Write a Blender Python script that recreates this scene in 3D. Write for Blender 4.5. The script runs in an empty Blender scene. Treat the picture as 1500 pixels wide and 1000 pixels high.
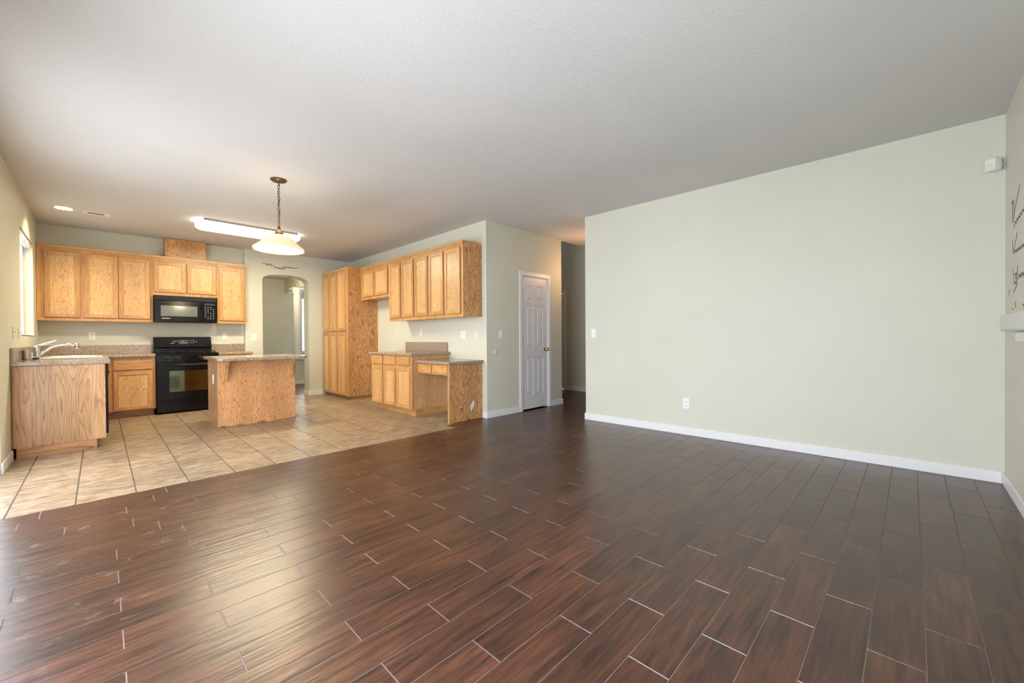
import bpy, bmesh, math, random
from mathutils import Vector, Matrix
random.seed(7)
S = bpy.context.scene
COL = S.collection

# ------------------------------------------------------------------ camera
YAW, PITCH, ROLL = 0.793742, -0.0079087, -0.0065286
CAM = Vector((0, 0, 1.107))
fw = Vector((math.sin(YAW)*math.cos(PITCH), math.cos(YAW)*math.cos(PITCH), math.sin(PITCH)))
rt = Vector((math.cos(YAW), -math.sin(YAW), 0)); up = rt.cross(fw)
r2 = math.cos(ROLL)*rt + math.sin(ROLL)*up; u2 = -math.sin(ROLL)*rt + math.cos(ROLL)*up
cd = bpy.data.cameras.new('camera'); cam = bpy.data.objects.new('camera', cd); COL.objects.link(cam)
m = Matrix((r2, u2, -fw)).transposed().to_4x4(); m.translation = CAM; cam.matrix_world = m
cd.sensor_width = 36; cd.lens = 593.858/1500*36; cd.clip_start = 0.02
S.camera = cam

# ------------------------------------------------------------------ world, daylight, exposure
w = bpy.data.worlds.new('world'); S.world = w; w.use_nodes = True
w.node_tree.nodes['Background'].inputs[0].default_value = (0.86, 0.93, 1.0, 1)
w.node_tree.nodes['Background'].inputs[1].default_value = 1.4
S.view_settings.view_transform = 'Standard'; S.view_settings.look = 'None'
S.view_settings.gamma = 1; S.view_settings.use_curve_mapping = False
S.view_settings.exposure = 0.0

def area(name, loc, direction, sx, sy, power, col, spread=180):
    l = bpy.data.lights.new(name, 'AREA'); l.shape = 'RECTANGLE'; l.size = sx; l.size_y = sy
    l.energy = power; l.color = col; l.spread = math.radians(spread)
    o = bpy.data.objects.new(name, l); COL.objects.link(o); o.location = loc
    o.rotation_euler = Vector(direction).to_track_quat('-Z', 'Z').to_euler()
    return o
DAY = (0.83, 0.895, 1.0); YF_W = -.50
area('daylight_patio_door', (-0.63, 4.38, 1.05), (1, 0, -.0), 1.86, 1.96, 84, DAY)
area('daylight_side_window', (-0.76, 1.2, .98), (1, 0, -.30), 2.1, 1.6, 205, DAY)
area('daylight_kitchen_window', (-0.78, 7.4, 1.76), (1, 0, 0), 1.1, 1.1, 11, DAY)
area('added_garden_window_light', (.95, YF_W-.2, 1.2), (0, 1, .05), 0.8, 1.4, 12, DAY)  # light for an unseen window, added to carry daylight and reflections
area('daylight_far_room', (4.6, 12.38, 1.5), (0, -1, 0), 1.5, 1.5, 60, (0.85, 0.93, 1.0))
area('daylight_stairwell', (6.2, 8.3, 4.2), (0, -1, 0), 0.9, 1.2, 14, (0.75, 0.88, 1.0))
def lamp(name, loc, power, col, size=.08):
    l = bpy.data.lights.new(name, 'POINT'); l.energy = power; l.color = col; l.shadow_soft_size = size
    o = bpy.data.objects.new(name, l); COL.objects.link(o); o.location = loc
lamp('hall_ceiling_lamp', (5.52, 3.68, 2.2), 12, (1, .56, .26), .1)
lamp('far_room_fill', (3.0, 10.4, 2.4), 30, (1, .80, .52), .15)  # warm fill with no fixture, added to brighten the far room

# ------------------------------------------------------------------ mesh helpers
class MB:
    def __init__(s): s.v = []; s.f = []; s.sm = []
    def add(s, vs, fs, smooth=False):
        n = len(s.v); s.v += [tuple(p) for p in vs]; s.f += [tuple(n+i for i in q) for q in fs]; s.sm += [smooth]*len(fs); return s
    def box(s, x0, x1, y0, y1, z0, z1):
        x0, x1 = sorted((x0, x1)); y0, y1 = sorted((y0, y1)); z0, z1 = sorted((z0, z1))
        return s.add([(x0,y0,z0),(x1,y0,z0),(x1,y1,z0),(x0,y1,z0),(x0,y0,z1),(x1,y0,z1),(x1,y1,z1),(x0,y1,z1)],
              [(0,3,2,1),(4,5,6,7),(0,1,5,4),(1,2,6,5),(2,3,7,6),(3,0,4,7)])
    def prism(s, pts, a, b):
        """pts polygon; a,b: functions mapping (p, q) -> 3D for the two caps"""
        n = len(pts); V = [a(*p) for p in pts] + [b(*p) for p in pts]
        F = [tuple(range(n))[::-1], tuple(range(n, 2*n))] + [(i, (i+1) % n, n+(i+1) % n, n+i) for i in range(n)]
        return s.add(V, F)
    def tube(s, pts, rad, seg=10, closed=False):
        pts = [Vector(p) for p in pts]; n = len(pts)
        rs = rad if isinstance(rad, (list, tuple)) else [rad]*n
        V = []; prev = None
        for i, p in enumerate(pts):
            if closed: t = (pts[(i+1) % n]-pts[i-1]).normalized()
            else: t = (pts[min(i+1, n-1)]-pts[max(i-1, 0)]).normalized()
            if prev is None:
                prev = t.orthogonal().normalized()
            a = (prev - t*prev.dot(t)).normalized(); prev = a; b = t.cross(a)
            for k in range(seg):
                th = 2*math.pi*k/seg; V.append(p + rs[i]*(math.cos(th)*a+math.sin(th)*b))
        F = []
        for i in range(n if closed else n-1):
            j = (i+1) % n
            for k in range(seg):
                F.append((i*seg+k, i*seg+(k+1) % seg, j*seg+(k+1) % seg, j*seg+k))
        if not closed: F += [tuple(range(seg))[::-1], tuple((n-1)*seg+k for k in range(seg))]
        return s.add(V, F, True)
    def lathe(s, prof, c, seg=32, axis='z', cap=True):
        V = []
        for r, h in prof:
            for k in range(seg):
                t = 2*math.pi*k/seg; a, b = r*math.cos(t), r*math.sin(t)
                if axis == 'z': V.append((c[0]+a, c[1]+b, c[2]+h))
                elif axis == 'x': V.append((c[0]+h, c[1]+a, c[2]+b))
                else: V.append((c[0]+b, c[1]+h, c[2]+a))
        n = len(prof)
        F = [(i*seg+k, i*seg+(k+1) % seg, (i+1)*seg+(k+1) % seg, (i+1)*seg+k) for i in range(n-1) for k in range(seg)]
        if cap: F += [tuple(range(seg))[::-1], tuple((n-1)*seg+k for k in range(seg))]
        return s.add(V, F, True)
    def build(s, name, mat, parent=None, bevel=0, seg=2, auto=False):
        base = Vector((0, 0, 0))
        if parent is not None: base = Vector(parent['_base']) if '_base' in parent else Vector((0, 0, 0))
        me = bpy.data.meshes.new(name); me.from_pydata([Vector(p)-base for p in s.v], [], s.f)
        for p, sm in zip(me.polygons, s.sm): p.use_smooth = sm
        me.materials.append(mat)
        bm = bmesh.new(); bm.from_mesh(me); bmesh.ops.recalc_face_normals(bm, faces=bm.faces)
        if any(s.sm):
            for e in bm.edges:
                if len(e.link_faces) == 2 and e.calc_face_angle(0) > 0.7: e.smooth = False
        bm.to_mesh(me); bm.free()
        o = bpy.data.objects.new(name, me); COL.objects.link(o)
        if parent is not None: o.parent = parent; o['_base'] = list(base)
        else: o['_base'] = [0, 0, 0]
        if bevel:
            b = o.modifiers.new('bevel', 'BEVEL'); b.width = bevel; b.segments = seg; b.limit_method = 'ANGLE'; b.angle_limit = 0.7
        return o
def thing(name, label, cat, loc, group=None, kind=None):
    o = bpy.data.objects.new(name, None); COL.objects.link(o); o.location = loc; o['_base'] = list(loc)
    o.empty_display_size = .1
    if label: o['label'] = label
    if cat: o['category'] = cat
    if group: o['group'] = group
    if kind: o['kind'] = kind
    return o
def tag(o, label=None, cat=None, group=None, kind=None):
    for k, v in (('label', label), ('category', cat), ('group', group), ('kind', kind)):
        if v: o[k] = v
    return o

# ------------------------------------------------------------------ materials
def new(name):
    m = bpy.data.materials.new(name); m.use_nodes = True; nt = m.node_tree
    return m, nt, nt.nodes['Principled BSDF']
def N(nt, t, **k):
    n = nt.nodes.new(t)
    for a, b in k.items(): setattr(n, a, b)
    return n
def plain(name, col, rough=.5, metal=0, spec=.5, emit=None, es=0, bump=0, bscale=60):
    m, nt, p = new(name); p.inputs['Base Color'].default_value = (*col, 1); p.inputs['Roughness'].default_value = rough
    p.inputs['Metallic'].default_value = metal; p.inputs['Specular IOR Level'].default_value = spec
    if emit: p.inputs['Emission Color'].default_value = (*emit, 1); p.inputs['Emission Strength'].default_value = es
    if bump:
        tc = N(nt, 'ShaderNodeTexCoord'); no = N(nt, 'ShaderNodeTexNoise'); b = N(nt, 'ShaderNodeBump')
        no.inputs['Scale'].default_value = bscale; no.inputs['Detail'].default_value = 3
        nt.links.new(tc.outputs['Object'], no.inputs['Vector']); nt.links.new(no.outputs['Fac'], b.inputs['Height'])
        b.inputs['Strength'].default_value = bump; b.inputs['Distance'].default_value = .004
        nt.links.new(b.outputs['Normal'], p.inputs['Normal'])
    return m
def ramp(nt, stops):
    r = N(nt, 'ShaderNodeValToRGB'); e = r.color_ramp.elements
    while len(e) < len(stops): e.new(.5)
    for el, (pos, c) in zip(e, stops): el.position = pos; el.color = (*c, 1)
    return r
def oak(name, light, mid, dark, axis='z', freq=11, sc=5.0, rough=.32, squash=.13):
    """plain-sawn oak: contour lines of a stretched smooth noise plus fine pores"""
    m, nt, p = new(name); L = nt.links.new
    tc = N(nt, 'ShaderNodeTexCoord'); oi = N(nt, 'ShaderNodeObjectInfo')
    off = N(nt, 'ShaderNodeVectorMath', operation='SCALE'); off.inputs[0].default_value = (7.3, 3.1, 5.7)
    L(oi.outputs['Random'], off.inputs['Scale'])
    ad = N(nt, 'ShaderNodeVectorMath', operation='ADD'); L(tc.outputs['Object'], ad.inputs[0]); L(off.outputs[0], ad.inputs[1])
    def mp(sv):
        q = N(nt, 'ShaderNodeMapping'); s = [1, 1, 1]; s['xyz'.index(axis)] = sv; q.inputs['Scale'].default_value = s; L(ad.outputs[0], q.inputs['Vector']); return q
    q1 = mp(squash); n1 = N(nt, 'ShaderNodeTexNoise'); n1.inputs['Scale'].default_value = sc; n1.inputs['Detail'].default_value = 1.5; n1.inputs['Roughness'].default_value = .45
    L(q1.outputs[0], n1.inputs['Vector'])
    mu = N(nt, 'ShaderNodeMath', operation='MULTIPLY'); mu.inputs[1].default_value = freq; L(n1.outputs['Fac'], mu.inputs[0])
    fr = N(nt, 'ShaderNodeMath', operation='FRACT'); L(mu.outputs[0], fr.inputs[0])
    r1 = ramp(nt, [(0, dark), (.16, mid), (.55, light), (.9, light), (1, dark)]); L(fr.outputs[0], r1.inputs[0])
    q2 = mp(.03); n2 = N(nt, 'ShaderNodeTexNoise'); n2.inputs['Scale'].default_value = 260; n2.inputs['Detail'].default_value = 2; L(q2.outputs[0], n2.inputs['Vector'])
    r2_ = ramp(nt, [(.38, (.72, .66, .6)), (.55, (1, 1, 1))]); L(n2.outputs['Fac'], r2_.inputs[0])
    mx = N(nt, 'ShaderNodeMix', data_type='RGBA', blend_type='MULTIPLY'); mx.inputs[0].default_value = .75
    L(r1.outputs[0], mx.inputs[6]); L(r2_.outputs[0], mx.inputs[7])
    # board-to-board tone
    q3 = mp(.05); n3 = N(nt, 'ShaderNodeTexNoise'); n3.inputs['Scale'].default_value = 6; n3.inputs['Detail'].default_value = 1; L(q3.outputs[0], n3.inputs['Vector'])
    hs = N(nt, 'ShaderNodeHueSaturation'); mr = N(nt, 'ShaderNodeMapRange'); mr.inputs[3].default_value = .86; mr.inputs[4].default_value = 1.14
    mr.inputs[1].default_value = .3; mr.inputs[2].default_value = .7
    L(n3.outputs['Fac'], mr.inputs[0]); L(mr.outputs[0], hs.inputs['Value']); L(mx.outputs[2], hs.inputs['Color'])
    L(hs.outputs[0], p.inputs['Base Color']); p.inputs['Roughness'].default_value = rough
    b = N(nt, 'ShaderNodeBump'); b.inputs['Strength'].default_value = .15; b.inputs['Distance'].default_value = .001
    L(n2.outputs['Fac'], b.inputs['Height']); L(b.outputs[0], p.inputs['Normal'])
    return m
def wallmat(name, col, rough=.55, bump=.35):
    m, nt, p = new(name); L = nt.links.new
    tc = N(nt, 'ShaderNodeTexCoord'); a = N(nt, 'ShaderNodeTexNoise'); a.inputs['Scale'].default_value = 75; a.inputs['Detail'].default_value = 3
    L(tc.outputs['Object'], a.inputs['Vector']); rr = ramp(nt, [(.42, (0, 0, 0)), (.62, (1, 1, 1))]); L(a.outputs['Fac'], rr.inputs[0])
    b = N(nt, 'ShaderNodeBump'); b.inputs['Strength'].default_value = bump; b.inputs['Distance'].default_value = .003
    L(rr.outputs[0], b.inputs['Height']); L(b.outputs[0], p.inputs['Normal'])
    c = N(nt, 'ShaderNodeTexNoise'); c.inputs['Scale'].default_value = 1.2; L(tc.outputs['Object'], c.inputs['Vector'])
    r = ramp(nt, [(.3, tuple(x*.97 for x in col)), (.7, tuple(min(1, x*1.02) for x in col))]); L(c.outputs['Fac'], r.inputs[0])
    L(r.outputs[0], p.inputs['Base Color']); p.inputs['Roughness'].default_value = rough; p.inputs['Specular IOR Level'].default_value = .35
    return m
def planks():
    m, nt, p = new('walnut_plank_tile'); L = nt.links.new
    tc = N(nt, 'ShaderNodeTexCoord'); g = N(nt, 'ShaderNodeNewGeometry')
    off = N(nt, 'ShaderNodeVectorMath', operation='SCALE'); off.inputs[0].default_value = (31, 17, 9); L(g.outputs['Random Per Island'], off.inputs['Scale'])
    ad = N(nt, 'ShaderNodeVectorMath', operation='ADD'); L(tc.outputs['Object'], ad.inputs[0]); L(off.outputs[0], ad.inputs[1])
    def mp(s): q = N(nt, 'ShaderNodeMapping'); q.inputs['Scale'].default_value = s; L(ad.outputs[0], q.inputs['Vector']); return q
    q = mp((.09, 1, 1)); n = N(nt, 'ShaderNodeTexNoise'); n.inputs['Scale'].default_value = 42; n.inputs['Detail'].default_value = 7; n.inputs['Roughness'].default_value = .62; n.inputs['Distortion'].default_value = .3
    L(q.outputs[0], n.inputs['Vector'])
    r = ramp(nt, [(.28, (.014, .006, .004)), (.44, (.046, .016, .009)), (.6, (.080, .028, .013)), (.8, (.13, .050, .023))]); L(n.outputs['Fac'], r.inputs[0])
    q2 = mp((.5, 1, 1)); n2 = N(nt, 'ShaderNodeTexNoise'); n2.inputs['Scale'].default_value = 5; n2.inputs['Detail'].default_value = 2; L(q2.outputs[0], n2.inputs['Vector'])
    mr = N(nt, 'ShaderNodeMapRange'); mr.inputs[1].default_value = .3; mr.inputs[2].default_value = .7; mr.inputs[3].default_value = .7; mr.inputs[4].default_value = 1.3; L(n2.outputs['Fac'], mr.inputs[0])
    mr2 = N(nt, 'ShaderNodeMapRange'); mr2.inputs[3].default_value = .8; mr2.inputs[4].default_value = 1.25; L(g.outputs['Random Per Island'], mr2.inputs[0])
    mm = N(nt, 'ShaderNodeMath', operation='MULTIPLY'); L(mr.outputs[0], mm.inputs[0]); L(mr2.outputs[0], mm.inputs[1])
    hs = N(nt, 'ShaderNodeHueSaturation'); L(mm.outputs[0], hs.inputs['Value']); L(r.outputs[0], hs.inputs['Color'])
    # worn pale scuffs near the patio door
    sc = N(nt, 'ShaderNodeTexNoise'); sc.inputs['Scale'].default_value = 9; sc.inputs['Detail'].default_value = 6; sc.inputs['Roughness'].default_value = .75; L(tc.outputs['Object'], sc.inputs['Vector'])
    dist = N(nt, 'ShaderNodeVectorMath', operation='DISTANCE'); dist.inputs[1].default_value = (.0, 2.95, 0)
    L(tc.outputs['Object'], dist.inputs[0])
    mk = N(nt, 'ShaderNodeMapRange'); mk.inputs[1].default_value = .2; mk.inputs[2].default_value = 1.1; mk.inputs[3].default_value = 1; mk.inputs[4].default_value = 0; L(dist.outputs['Value'], mk.inputs[0])
    th = N(nt, 'ShaderNodeMapRange'); th.inputs[1].default_value = .58; th.inputs[2].default_value = .68; L(sc.outputs['Fac'], th.inputs[0])
    mq = N(nt, 'ShaderNodeMath', operation='MULTIPLY'); L(mk.outputs[0], mq.inputs[0]); L(th.outputs[0], mq.inputs[1])
    mq2 = N(nt, 'ShaderNodeMath', operation='MULTIPLY'); mq2.inputs[1].default_value = .5; L(mq.outputs[0], mq2.inputs[0])
    mx = N(nt, 'ShaderNodeMix', data_type='RGBA'); mx.inputs[7].default_value = (.42, .36, .36, 1); L(mq2.outputs[0], mx.inputs[0]); L(hs.outputs[0], mx.inputs[6])
    L(mx.outputs[2], p.inputs['Base Color'])
    rr = N(nt, 'ShaderNodeMapRange'); rr.inputs[3].default_value = .24; rr.inputs[4].default_value = .36; p.inputs['Specular IOR Level'].default_value = .8; L(n.outputs['Fac'], rr.inputs[0]); L(rr.outputs[0], p.inputs['Roughness'])
    q3 = mp((.1, 1, 1)); n3 = N(nt, 'ShaderNodeTexNoise'); n3.inputs['Scale'].default_value = 45; n3.inputs['Detail'].default_value = 3; L(q3.outputs[0], n3.inputs['Vector'])
    b = N(nt, 'ShaderNodeBump'); b.inputs['Strength'].default_value = .55; b.inputs['Distance'].default_value = .003; L(n3.outputs['Fac'], b.inputs['Height']); L(b.outputs[0], p.inputs['Normal'])
    return m
def tilemat():
    m, nt, p = new('beige_slate_tile'); L = nt.links.new
    tc = N(nt, 'ShaderNodeTexCoord'); g = N(nt, 'ShaderNodeNewGeometry')
    off = N(nt, 'ShaderNodeVectorMath', operation='SCALE'); off.inputs[0].default_value = (13, 27, 9); L(g.outputs['Random Per Island'], off.inputs['Scale'])
    ad = N(nt, 'ShaderNodeVectorMath', operation='ADD'); L(tc.outputs['Object'], ad.inputs[0]); L(off.outputs[0], ad.inputs[1])
    q = N(nt, 'ShaderNodeMapping'); q.inputs['Scale'].default_value = (.5, 1.6, 1); q.inputs['Rotation'].default_value = (0, 0, .2); L(ad.outputs[0], q.inputs['Vector'])
    n = N(nt, 'ShaderNodeTexNoise'); n.inputs['Scale'].default_value = 17; n.inputs['Detail'].default_value = 7; n.inputs['Roughness'].default_value = .68; n.inputs['Distortion'].default_value = .8; L(q.outputs[0], n.inputs['Vector'])
    r = ramp(nt, [(.30, (.12, .075, .045)), (.43, (.25, .17, .105)), (.55, (.37, .275, .18)), (.70, (.49, .40, .29))]); L(n.outputs['Fac'], r.inputs[0])
    mr2 = N(nt, 'ShaderNodeMapRange'); mr2.inputs[3].default_value = .84; mr2.inputs[4].default_value = 1.06; L(g.outputs['Random Per Island'], mr2.inputs[0])
    hs = N(nt, 'ShaderNodeHueSaturation'); L(mr2.outputs[0], hs.inputs['Value']); L(r.outputs[0], hs.inputs['Color'])
    L(hs.outputs[0], p.inputs['Base Color']); p.inputs['Roughness'].default_value = .33
    b = N(nt, 'ShaderNodeBump'); b.inputs['Strength'].default_value = .3; b.inputs['Distance'].default_value = .004; L(n.outputs['Fac'], b.inputs['Height']); L(b.outputs[0], p.inputs['Normal'])
    return m
def granite():
    m, nt, p = new('speckled_granite'); L = nt.links.new
    tc = N(nt, 'ShaderNodeTexCoord'); n = N(nt, 'ShaderNodeTexNoise'); n.inputs['Scale'].default_value = 55; n.inputs['Detail'].default_value = 6; n.inputs['Roughness'].default_value = .7; L(tc.outputs['Object'], n.inputs['Vector'])
    r = ramp(nt, [(.32, (.15, .09, .055)), (.44, (.30, .20, .125)), (.56, (.40, .285, .19)), (.68, (.50, .385, .28))]); L(n.outputs['Fac'], r.inputs[0])
    v = N(nt, 'ShaderNodeTexVoronoi'); v.inputs['Scale'].default_value = 120; L(tc.outputs['Object'], v.inputs['Vector'])
    mx = N(nt, 'ShaderNodeMix', data_type='RGBA', blend_type='OVERLAY'); mx.inputs[0].default_value = .07; L(r.outputs[0], mx.inputs[6]); L(v.outputs['Color'], mx.inputs[7])
    hs = N(nt, 'ShaderNodeHueSaturation'); hs.inputs['Saturation'].default_value = .8; L(mx.outputs[2], hs.inputs['Color'])
    L(hs.outputs[0], p.inputs['Base Color']); p.inputs['Roughness'].default_value = .15
    return m

WALL = wallmat('sage_wall_paint', (.652, .645, .54), .5, .22)
WALLR = WALL
CEIL = wallmat('ceiling_paint', (.62, .605, .585), .7, .2)
WHITE = plain('white_trim_paint', (.80, .80, .80), .35)
DOORW = plain('white_door_paint', (.74, .74, .76), .35)
PLANK = planks(); TILE = tilemat(); GRAN = granite()
GROUT = plain('beige_grout', (.21, .165, .14), .8, bump=.3, bscale=200)
TGROUT = plain('brown_grout', (.09, .07, .05), .8, bump=.3, bscale=200)
OL, OM, OD = (.68, .40, .175), (.57, .30, .115), (.40, .185, .06)
OAK = oak('honey_oak_vertical', (.62, .335, .13), (.56, .29, .105), (.47, .225, .075), 'z', freq=9, sc=26, squash=.03)
OAKX = oak('honey_oak_along_x', (.62, .335, .13), (.56, .29, .105), (.47, .225, .075), 'x', freq=9, sc=20, squash=.05)
OAKY = oak('honey_oak_along_y', (.62, .335, .13), (.56, .29, .105), (.47, .225, .075), 'y', freq=9, sc=20, squash=.05)
OAKP = oak('honey_oak_panel', (.76, .465, .21), (.68, .395, .165), (.50, .25, .09), 'z', freq=13, sc=15, squash=.28)
OAKD = oak('oak_end_panel', (.66, .35, .14), (.50, .23, .078), (.25, .095, .03), 'z', freq=15, sc=10, squash=.22)
OAKI = oak('oak_island_panel', (.68, .365, .165), (.58, .285, .115), (.40, .17, .06), 'z', freq=13, sc=15, squash=.4)
OAKT = oak('oak_toe_board', (.46, .23, .10), (.38, .18, .075), (.26, .11, .04), 'x')
BLACK = plain('black_enamel', (.004, .004, .005), .16, spec=.3)
BLACKM = plain('black_matte', (.008, .008, .008), .5, spec=.3)
BGLASS = plain('dark_mirror_glass', (.20, .21, .14), .06, 1)
MGLASS = plain('grey_mesh_glass', (.13, .14, .13), .12, spec=.8)
CHROME = plain('chrome', (.62, .62, .64), .15, 1)
BRASS = plain('brass', (.55, .38, .14), .22, 1)
BRONZE = plain('dark_bronze', (.16, .10, .06), .4, .8)
SINKW = plain('white_porcelain', (.86, .84, .78), .12)
PLATE = plain('white_plastic', (.82, .82, .80), .35)
CREAMP = plain('cream_plastic', (.80, .74, .58), .35)
SLOT = plain('dark_slot', (.05, .05, .05), .6)
GREYP = plain('grey_print', (.30, .30, .30), .4)
DECAL = plain('dark_vinyl', (.05, .045, .035), .6)
BRNDECAL = plain('brown_vinyl', (.13, .09, .05), .6)
TORN = plain('torn_pale_fibre', (.78, .74, .70), .8)
FLUO = plain('lit_acrylic', (.9, .9, .85), .3, emit=(1, .93, .78), es=5.0)
SHADE = plain('lit_alabaster_glass', (.62, .55, .38), .3, emit=(1, .84, .52), es=.55)
CANL = plain('lit_can_lens', (.9, .9, .85), .3, emit=(1, .92, .75), es=8)

# ------------------------------------------------------------------ room dimensions
XL, XR, YB, YA, CZ = -.59, 3.75, 8.60, 8.50, 2.74
YD, XD = 4.18, 5.44          # closet wall plane and its end
YF = -.50                    # fireplace wall plane
def struct(name, mb, mat, bevel=0, parent=None):
    o = mb.build(name, mat, parent, bevel)
    if parent is None: o['kind'] = 'structure'
    return o

# floors ------------------------------------------------------------
bY = [-.49, -.343, -.189, -.039, .11, .26, .406, .557, .701, .853, 1.0, 1.147, 1.29, 1.438, 1.582, 1.725, 1.872, 2.017, 2.155, 2.3, 2.435, 2.58, 2.72, 2.866, 3.003, 3.143, 3.298, 3.451, 3.59, 3.73, 3.87, 4.03]
over = {25: .239, 26: .131, 27: -.156, 28: .11, 29: -.359}
y = 4.03
while y < 8.6: y += .147; bY.append(y)
mb = MB(); gp = .0017
for i in range(len(bY)-1):
    y0, y1 = bY[i], bY[i+1]
    xa, xb = (-.62, 7.05)
    if y0 > 4.0: xa = 3.08 if y1 < 4.35 else XD-.02
    o = over.get(i, .335 if i % 2 == 0 else .05)
    k0 = math.floor((xa-o)/.614)
    x = o + k0*.614
    while x < xb:
        a, b = max(x+gp, xa), min(x+.614-gp, xb)
        if b-a > .01:
            yy0, yy1 = y0+gp*.55, y1-gp*.55
            e = .0012
            mb.add([(a, yy0, -.002), (b, yy0, -.002), (b, yy1, -.002), (a, yy1, -.002),
                    (a+e, yy0+e, 0), (b-e, yy0+e, 0), (b-e, yy1-e, 0), (a+e, yy1-e, 0)],
                   [(4, 5, 6, 7), (0, 1, 5, 4), (1, 2, 6, 5), (2, 3, 7, 6), (3, 0, 4, 7)])
        x += .614
fl = struct('floor', mb, PLANK)
gm = MB().box(-.72, 7.2, -.62, 4.03, -.12, -.0014).box(3.08, 7.2, 4.03, 8.8, -.12, -.0014)
struct('floor_grout', gm, GROUT, parent=fl)
mb = MB(); gp = .0038; e = .0012
x0 = .178-.3047*4
ys = [4.033]; y = 4.529-.3065
while y < 8.9: ys.append(y); y += .3065
ys = sorted(set([4.033]+[q for q in ys if q > 4.1]))
x = x0
while x < 3.9:
    for y0, y1 in zip(ys, ys[1:]):
        a, b = max(x+gp, -.6), min(x+.3047-gp, 3.8)
        if y0 < 4.3 and a > 3.1: continue
        if y0 < 4.2: b = min(b, 3.08)
        if b-a < .01: continue
        mb.add([(a, y0+gp*.25, -.002), (b, y0+gp*.25, -.002), (b, y1-gp*.25, -.002), (a, y1-gp*.25, -.002),
                (a+e, y0+gp*.25+e, .001), (b-e, y0+gp*.25+e, .001), (b-e, y1-gp*.25-e, .001), (a+e, y1-gp*.25-e, .001)],
               [(4, 5, 6, 7), (0, 1, 5, 4), (1, 2, 6, 5), (2, 3, 7, 6), (3, 0, 4, 7)])
    x += .3047
ft = struct('floor', mb, TILE)
struct('floor_grout', MB().box(-.72, 3.08, 4.03, 8.85, -.12, -.0012), TGROUT, parent=ft)
struct('floor', MB().box(1.0, 6.5, 8.85, 12.9, -.1, 0), oak('far_room_wood', (.16, .09, .07), (.12, .06, .05), (.06, .03, .025), 'x'))

# walls ------------------------------------------------------------
def wall_with_holes(fixed0, fixed1, a0, a1, z0, z1, holes, axis):
    """axis 'y': wall runs along y at x in fixed range"""
    mb = MB()
    def bx(p, q, r, s):
        if q-p < 1e-4 or s-r < 1e-4: return
        mb.box(fixed0, fixed1, p, q, r, s) if axis == 'y' else mb.box(p, q, fixed0, fixed1, r, s)
    cur = a0
    for (h0, h1, hz0, hz1) in sorted(holes):
        bx(cur, h0, z0, z1); bx(h0, h1, z0, hz0); bx(h0, h1, hz1, z1); cur = h1
    bx(cur, a1, z0, z1)
    return mb
KW = (6.80, 8.0, 1.18, 2.35); SL = (3.4, 5.40, 0, 2.08); SW = (.1, 2.3, .16, 1.85)
struct('wall_left', wall_with_holes(-.72, XL, YF-.12, YB+.12, -.1, CZ, [KW, SL, SW], 'y'), WALL)
struct('wall_back', MB().box(XL, 1.83, YB, YB+.12, -.1, CZ), WALL)
# arch wall
AX0, AX1, ZS, ZP = 2.105, 2.905, 2.235, 2.345
pts = [(1.83, 0), (AX0, 0)]
n = 20
hw = (AX1-AX0)/2; cx = (AX0+AX1)/2
for i in range(n+1):
    t = -1+2*i/n; pts.append((cx+t*hw, ZS+(ZP-ZS)*math.sqrt(max(0, 1-abs(t)**2.0))))
mb = MB().box(1.83, AX0, YA, YA+.26, -.1, CZ).box(AX1, XR+.12, YA, YA+.26, -.1, CZ)
arc = pts[2:]
for (xa, za), (xb, zb) in zip(arc, arc[1:]):
    mb.add([(xa, YA, za), (xb, YA, zb), (xb, YA, CZ), (xa, YA, CZ), (xa, YA+.26, za), (xb, YA+.26, zb), (xb, YA+.26, CZ), (xa, YA+.26, CZ)],
           [(0, 1, 2, 3), (7, 6, 5, 4), (0, 4, 5, 1)])
struct('wall_archway', mb, WALL)
struct('wall_kitchen', MB().box(XR, XR+.12, YD, YA, -.1, CZ), WALL)
DX0, DX1, DZ = 4.465, 5.085, 2.06
struct('wall_closet', wall_with_holes(YD, YD+.12, XR+.12, XD, -.1, CZ, [(DX0, DX1, -.0, DZ)], 'x'), WALL)
struct('wall_closet', MB().box(4.2, 5.3, 5.0, 5.05, -.1, CZ).box(4.2, 4.25, YD+.12, 5.0, -.1, CZ), WALL)
# big wall, a touch out of square as in the house
BW = lambda y: 4.63 + (3.15-y)/3.65*.085
mb = MB().prism([(BW(3.15), 3.15), (BW(YF-.12), YF-.12), (4.86, YF-.12), (4.86, 3.15)], lambda a, b: (a, b, -.1), lambda a, b: (a, b, CZ))
struct('wall_right', mb, WALL)
struct('wall_fireplace', wall_with_holes(YF-.12, YF, -.72, 4.86, -.1, CZ, [(.5, 1.4, .45, 2.0)], 'x'), WALL)
# hall and stairwell
struct('wall_hall', wall_with_holes(6.98, 7.1, -.6, 8.2, -.1, 5.3, [(5.30, 6.15, -.0, 2.06)], 'y'), WALL)
struct('wall_stairwell', MB().box(XD-.12, XD, YD+.12, 8.2, -.1, 5.3), WALL)
struct('wall_stairwell', wall_with_holes(8.1, 8.2, XD, 6.98, -.1, 5.3, [(5.7, 6.7, 3.5, 4.8)], 'x'), WALL)
struct('wall_hall', MB().box(4.86, 7.1, -.62, -.5, -.1, CZ), WALL)
struct('ceiling', MB().box(-.72, 7.1, YF-.12, YD+.02, CZ, CZ+.1).box(-.72, XD, YD+.02, YA+.26, CZ, CZ+.1), CEIL)
struct('ceiling', MB().box(XD-.12, 7.1, YD-.1, 8.2, 5.3, 5.4).box(XD-.12, 7.1, YD-.1, YD+.02, CZ+.1, 5.3), CEIL)
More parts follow.
